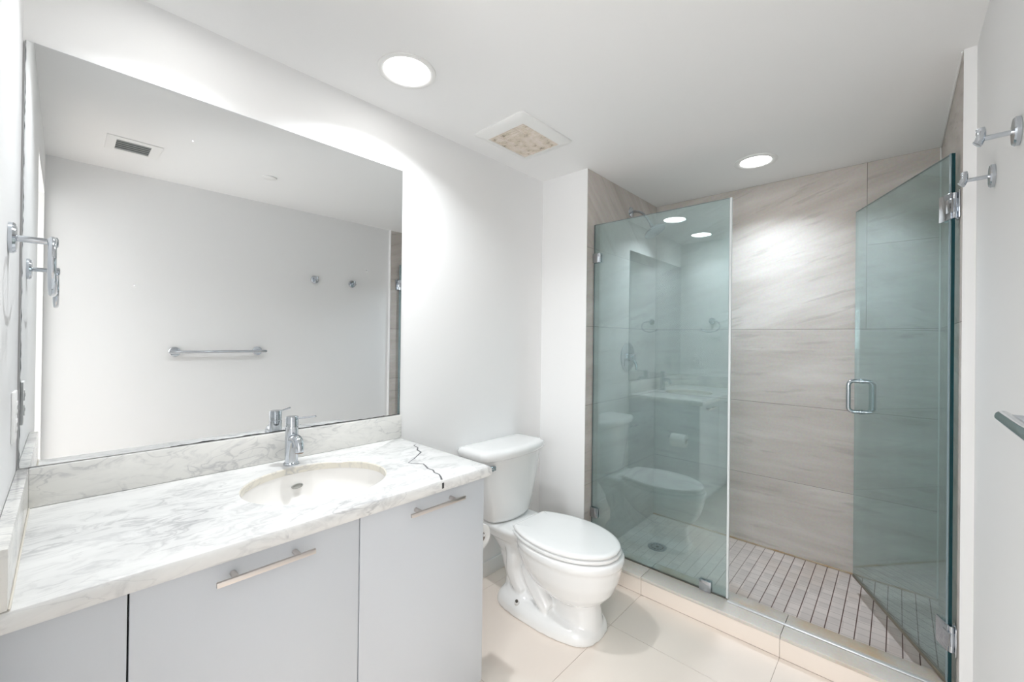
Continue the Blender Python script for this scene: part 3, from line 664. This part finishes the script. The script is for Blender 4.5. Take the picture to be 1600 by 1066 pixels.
# ------------------------------------------------------------------ ceiling fittings
def can(x, y, label, lr=0.082, tr=0.104):
    root = thing('recessed_light', label, 'ceiling light', (x, y, H), 'recessed ceiling lights')
    bm = bmesh.new(); lathe(bm, (x, y, H), (0, 0, -1), [(0.0002, tr), (0.004, tr-0.001), (0.006, tr-0.006), (0.005, lr+0.004), (0.002, lr), (0.0002, lr)], 56, 0, False); finish(bm, 'trim_ring', TRIMW, root)
    bm = bmesh.new(); lathe(bm, (x, y, H), (0, 0, -1), [(0.0003, lr-0.001), (0.0010, lr-0.003), (0.0014, 0.002)], 48, 0, True); finish(bm, 'lens', LENS, root)
can(*LIGHTS[0], 'round recessed light above the left end of the vanity')
can(*LIGHTS[1], 'round recessed light in the ceiling above the basin')
can(*LIGHTS[2], 'round recessed light in the ceiling inside the shower', 0.074, 0.104)
def fan():
    x0, x1, y0, y1 = 1.387, 1.757, 1.363, 1.676; z = H
    root = thing('exhaust_fan', 'square white exhaust fan cover with dusty grille in the ceiling', 'exhaust fan', ((x0+x1)/2, (y0+y1)/2, z))
    gx0, gx1, gy0, gy1 = 1.454, 1.725, 1.420, 1.645
    bm = bmesh.new()
    rr = lambda a, b, c, d, zz, r: [Vector((px+r*math.cos(t), py+r*math.sin(t), zz)) for px, py, t0 in ((b-r, d-r, 0), (a+r, d-r, PI/2), (a+r, c+r, PI), (b-r, c+r, 1.5*PI)) for t in [t0+PI/2*k/5 for k in range(6)]]
    loft(bm, [rr(x0, x1, y0, y1, z-0.0002, 0.015), rr(x0, x1, y0, y1, z-0.007, 0.015), rr(x0+0.008, x1-0.008, y0+0.008, y1-0.008, z-0.012, 0.012), rr(gx0, gx1, gy0, gy1, z-0.014, 0.002), rr(gx0, gx1, gy0, gy1, z-0.006, 0.002)], False, False)
    finish(bm, 'cover_frame', PLAST, root)
    bm = bmesh.new(); box(bm, (gx0, gy0, z-0.0075), (gx1, gy1, z-0.0065), 0)
    n = 26
    for k in range(n):
        x = gx0 + (gx1-gx0)*(k+0.5)/n; box(bm, (x-0.0024, gy0, z-0.0112), (x+0.0024, gy1, z-0.0075), 0)
    for y in (gy0+0.055, gy0+0.165): box(bm, (gx0, y-0.003, z-0.0128), (gx1, y+0.003, z-0.0075), 0)
    finish(bm, 'dusty_grille', DUST, root)['label'] = 'grille clogged with beige dust'
fan()
def vent():
    x0, x1, y0, y1 = 0.209, 0.420, 0.378, 0.598
    root = thing('air_vent', 'small louvered air vent in the ceiling, seen reflected in the mirror', 'air vent', ((x0+x1)/2, (y0+y1)/2, H))
    gx0, gx1, gy0, gy1 = 0.246, 0.378, 0.415, 0.562
    bm = bmesh.new()
    rc = lambda a, b, c, d, zz: [Vector(p) for p in ((a, c, zz), (b, c, zz), (b, d, zz), (a, d, zz))]
    loft(bm, [rc(x0, x1, y0, y1, H-0.0002), rc(x0+0.001, x1-0.001, y0+0.001, y1-0.001, H-0.004), rc(gx0, gx1, gy0, gy1, H-0.006), rc(gx0, gx1, gy0, gy1, H-0.001)], False, False)
    finish(bm, 'cover_plate', PLAST, root)
    bm = bmesh.new(); box(bm, (gx0, gy0, H-0.0012), (gx1, gy1, H-0.0004)); finish(bm, 'dark_opening', DARKV, root)
    for k in range(5):
        y = gy0+(gy1-gy0)*(k+0.5)/5; bm = bmesh.new(); box(bm, (gx0+0.001, y-0.008, H-0.0046), (gx1-0.001, y+0.006, H-0.0038)); finish(bm, 'louver', LOUV, root)
vent()
bm = bmesh.new(); lathe(bm, (0.925, 0.570, H), (0, 0, -1), [(0.0002, 0.040), (0.004, 0.040), (0.006, 0.036), (0.0065, 0.002)], 40)
tag(finish(bm, 'sprinkler_cap', PLAST), 'flat round white sprinkler cap in the ceiling, seen reflected in the mirror', 'sprinkler cap')

# ------------------------------------------------------------------ shower glass
def pane(name, x0, x1, y0, y1, z0, z1, parent):
    bm = bmesh.new(); fs = box(bm, (x0, y0, z0), (x1, y1, z1)); bm.normal_update()
    for f in fs: f.material_index = 0 if abs(f.normal.x) > 0.5 else 1
    return finish(bm, name, [GLASS, GEDGE], parent, None)
root = thing('glass_screen', 'fixed green-tinted glass panel on the curb beside the toilet', 'glass panel', (XG, (YB+YG)/2, ZC))
pane('glass_pane', XG-0.005, XG+0.005, YG+0.006, YB-0.004, ZC+0.003, ZG, root)
bm = bmesh.new(); box(bm, (XG-0.0062, YG-0.004, ZC+0.004), (XG+0.0062, YG+0.0055, ZG), 0, 0.001); finish(bm, 'edge_seal', SEAL, root)['label'] = 'pale translucent strip along the free edge'
for z in (1.747, 0.285):
    bm = bmesh.new(); box(bm, (XG-0.014, YB-0.050, z-0.027), (XG-0.0052, YB-0.0004, z+0.027), 0, 0.0015); box(bm, (XG+0.0052, YB-0.050, z-0.027), (XG+0.014, YB-0.0004, z+0.027), 0, 0.0015); finish(bm, 'wall_clip', CHROME, root)
bm = bmesh.new(); box(bm, (XG-0.014, 0.823, ZC), (XG-0.0052, 0.877, ZC+0.050), 0, 0.0015); box(bm, (XG+0.0052, 0.823, ZC), (XG+0.014, 0.877, ZC+0.050), 0, 0.0015); finish(bm, 'floor_clip', CHROME, root)
bm = bmesh.new(); box(bm, (XG-0.006, YG, ZC+0.0002), (XG+0.006, YB-0.0004, ZC+0.003)); finish(bm, 'bottom_seal', RUST, root)

def door():
    hx, hy = XG, YS+0.014; ang = math.radians(25.0); wd = 0.700
    root = thing('shower_door', 'green-tinted glass shower door swung open inwards on the right wall', 'shower door', (hx, hy, 0))
    root.rotation_euler = (0, 0, ang)
    def fin(bm, name, mats, parent=None, smooth=35):
        o = finish(bm, name, mats, None, smooth); o.parent = parent or root; return o
    # local: +x along the door away from the hinge, y across the glass
    z0, z1 = ZC+0.016, ZG
    bm = bmesh.new(); fs = box(bm, (0.004, -0.005, z0), (wd, 0.005, z1)); bm.normal_update()
    for f in fs: f.material_index = 0 if abs(f.normal.y) > 0.5 or f.normal.x > 0.5 else 1
    fin(bm, 'glass_pane', [GLASS, GEDGE], None, None)
    bm = bmesh.new(); box(bm, (0.006, -0.0075, z0-0.010), (wd, 0.0075, z0+0.003), 0, 0.001); fin(bm, 'bottom_sweep', RUST)['label'] = 'brown stained sweep along the bottom edge'
    bm = bmesh.new(); box(bm, (0.0045, 0.0052, z0), (0.012, 0.0085, z1), 0, 0.0008); fin(bm, 'hinge_side_seal', plain('blue_grey_seal', (0.26, 0.34, 0.37, 1), 0.2))
    # handle: a D bar on each face joined through the glass
    xh = 0.645; za, zb = 0.936, 1.088
    for sg in (-1, 1):
        bm = bmesh.new(); d = 0.052; r = 0.0095
        arc = lambda z, s: [Vector((xh, sg*(d-0.022+0.022*math.sin(t)), z - s*0.022*0 + s*(0.022*(1-math.cos(t))))) for t in [PI/2*k/6 for k in range(7)]]
        top = [Vector((xh, sg*0.0055, zb))] + [Vector((xh, sg*(d-0.022+0.022*math.sin(t)), zb-0.022*(1-math.cos(t)))) for t in [PI/2*k/6 for k in range(7)]]
        bot = [Vector((xh, sg*(d-0.022+0.022*math.sin(t)), za+0.022*(1-math.cos(t)))) for t in [PI/2*k/6 for k in range(6, -1, -1)]] + [Vector((xh, sg*0.0055, za))]
        tube(bm, top+bot, r, 18)
        for z in (za, zb): lathe(bm, (xh, sg*0.0051, z), (0, sg, 0), [(0, 0.0125), (0.004, 0.0125), (0.005, 0.010)], 24)
        fin(bm, 'pull_handle', CHROME)['label'] = 'chrome D-shaped pull handle'
    for zc in (1.757, 0.262):
        h = fin_h = bmesh.new()
        for sg in (-1, 1): box(h, (0.0, sg*0.0052, zc-0.046), (0.060, sg*0.0105, zc+0.046), 0, 0.0012)
        box(h, (-0.010, -0.012, zc-0.024), (0.020, 0.0125, zc+0.024), 0, 0.002)
        hg = fin(h, 'hinge', CHROME)
        b2 = bmesh.new()
        tube(b2, [(-0.004, 0, zc-0.044), (-0.004, 0, zc+0.044)], 0.007, 18); p = fin(b2, 'hinge_pin', CHROME, hg)
        b3 = bmesh.new()   # plate on the tiled wall: built in room axes then turned into the door's frame
        box(b3, (XG-0.027, YS+0.0004, zc-0.047), (XG+0.027, YS+0.005, zc+0.047), 0, 0.001)
        bmesh.ops.transform(b3, matrix=Matrix.Rotation(-ang, 4, 'Z') @ Matrix.Translation((-hx, -hy, 0)), verts=b3.verts[:])
        fin(b3, 'hinge_wall_plate', CHROME, hg)
door()

# ------------------------------------------------------------------ shower fittings
def shower_head():
    x = 2.609; f = Vector((x, YB, 2.122)); root = thing('shower_sprayer', 'chrome shower head on a bent arm high on the left shower wall', 'shower head', f)
    bm = bmesh.new(); lathe(bm, f, (0, -1, 0), [(0.0003, 0.034), (0.004, 0.033), (0.010, 0.020), (0.014, 0.012)], 32); finish(bm, 'flange', CHROME, root)
    e = Vector((x, 1.348, 2.015)); bm = bmesh.new()
    tube(bm, bez(f+Vector((0, -0.005, 0)), f+Vector((0, -0.075, 0.004)), e+Vector((0, 0.03, 0.06)), e, 12), 0.0085, 18); finish(bm, 'arm', CHROME, root)
    bm = bmesh.new(); d = Vector((0, -0.50, -0.86)).normalized()
    lathe(bm, e, d, [(-0.006, 0.010), (0.008, 0.013), (0.018, 0.012), (0.026, 0.020), (0.044, 0.062), (0.050, 0.068), (0.058, 0.068), (0.060, 0.062)], 40); finish(bm, 'spray_head', CHROME, root)
shower_head()
def valve():
    c = Vector((2.580, YB, 1.166)); root = thing('shower_valve', 'round chrome shower valve with lever on the left shower wall', 'shower valve', c)
    bm = bmesh.new(); lathe(bm, c, (0, -1, 0), [(0.0003, 0.094), (0.004, 0.094), (0.008, 0.088), (0.010, 0.040)], 56); finish(bm, 'escutcheon', CHROME, root)
    bm = bmesh.new(); lathe(bm, c, (0, -1, 0), [(0.008, 0.026), (0.040, 0.024), (0.052, 0.020), (0.054, 0.012)], 36); finish(bm, 'handle_hub', CHROME, root)
    bm = bmesh.new(); tube(bm, [c+Vector((0.0, -0.042, -0.012)), c+Vector((0.0, -0.062, -0.045)), c+Vector((0.0, -0.066, -0.082))], [0.009, 0.008, 0.006], 16); finish(bm, 'lever', CHROME, root)
valve()
root = thing('shower_drain', 'round metal drain in the shower floor behind the glass panel', 'drain', (2.545, 1.256, ZSF))
bm = bmesh.new(); lathe(bm, (2.545, 1.256, ZSF), (0, 0, 1), [(0.0002, 0.055), (0.0025, 0.055), (0.0035, 0.052), (0.003, 0.045)], 40); finish(bm, 'drain_cover', plain('drain_metal', (0.35, 0.38, 0.42, 1), 0.35, 0.9), root)
bm = bmesh.new()
for k in range(12):
    a = 2*PI*k/12; lathe(bm, (2.545+0.034*math.cos(a), 1.256+0.034*math.sin(a), ZSF+0.0032), (0, 0, 1), [(0, 0.005), (0.0004, 0.005)], 12)
lathe(bm, (2.545, 1.256, ZSF+0.0032), (0, 0, 1), [(0, 0.010), (0.0004, 0.010)], 12)
finish(bm, 'drain_holes', DARKG, root)
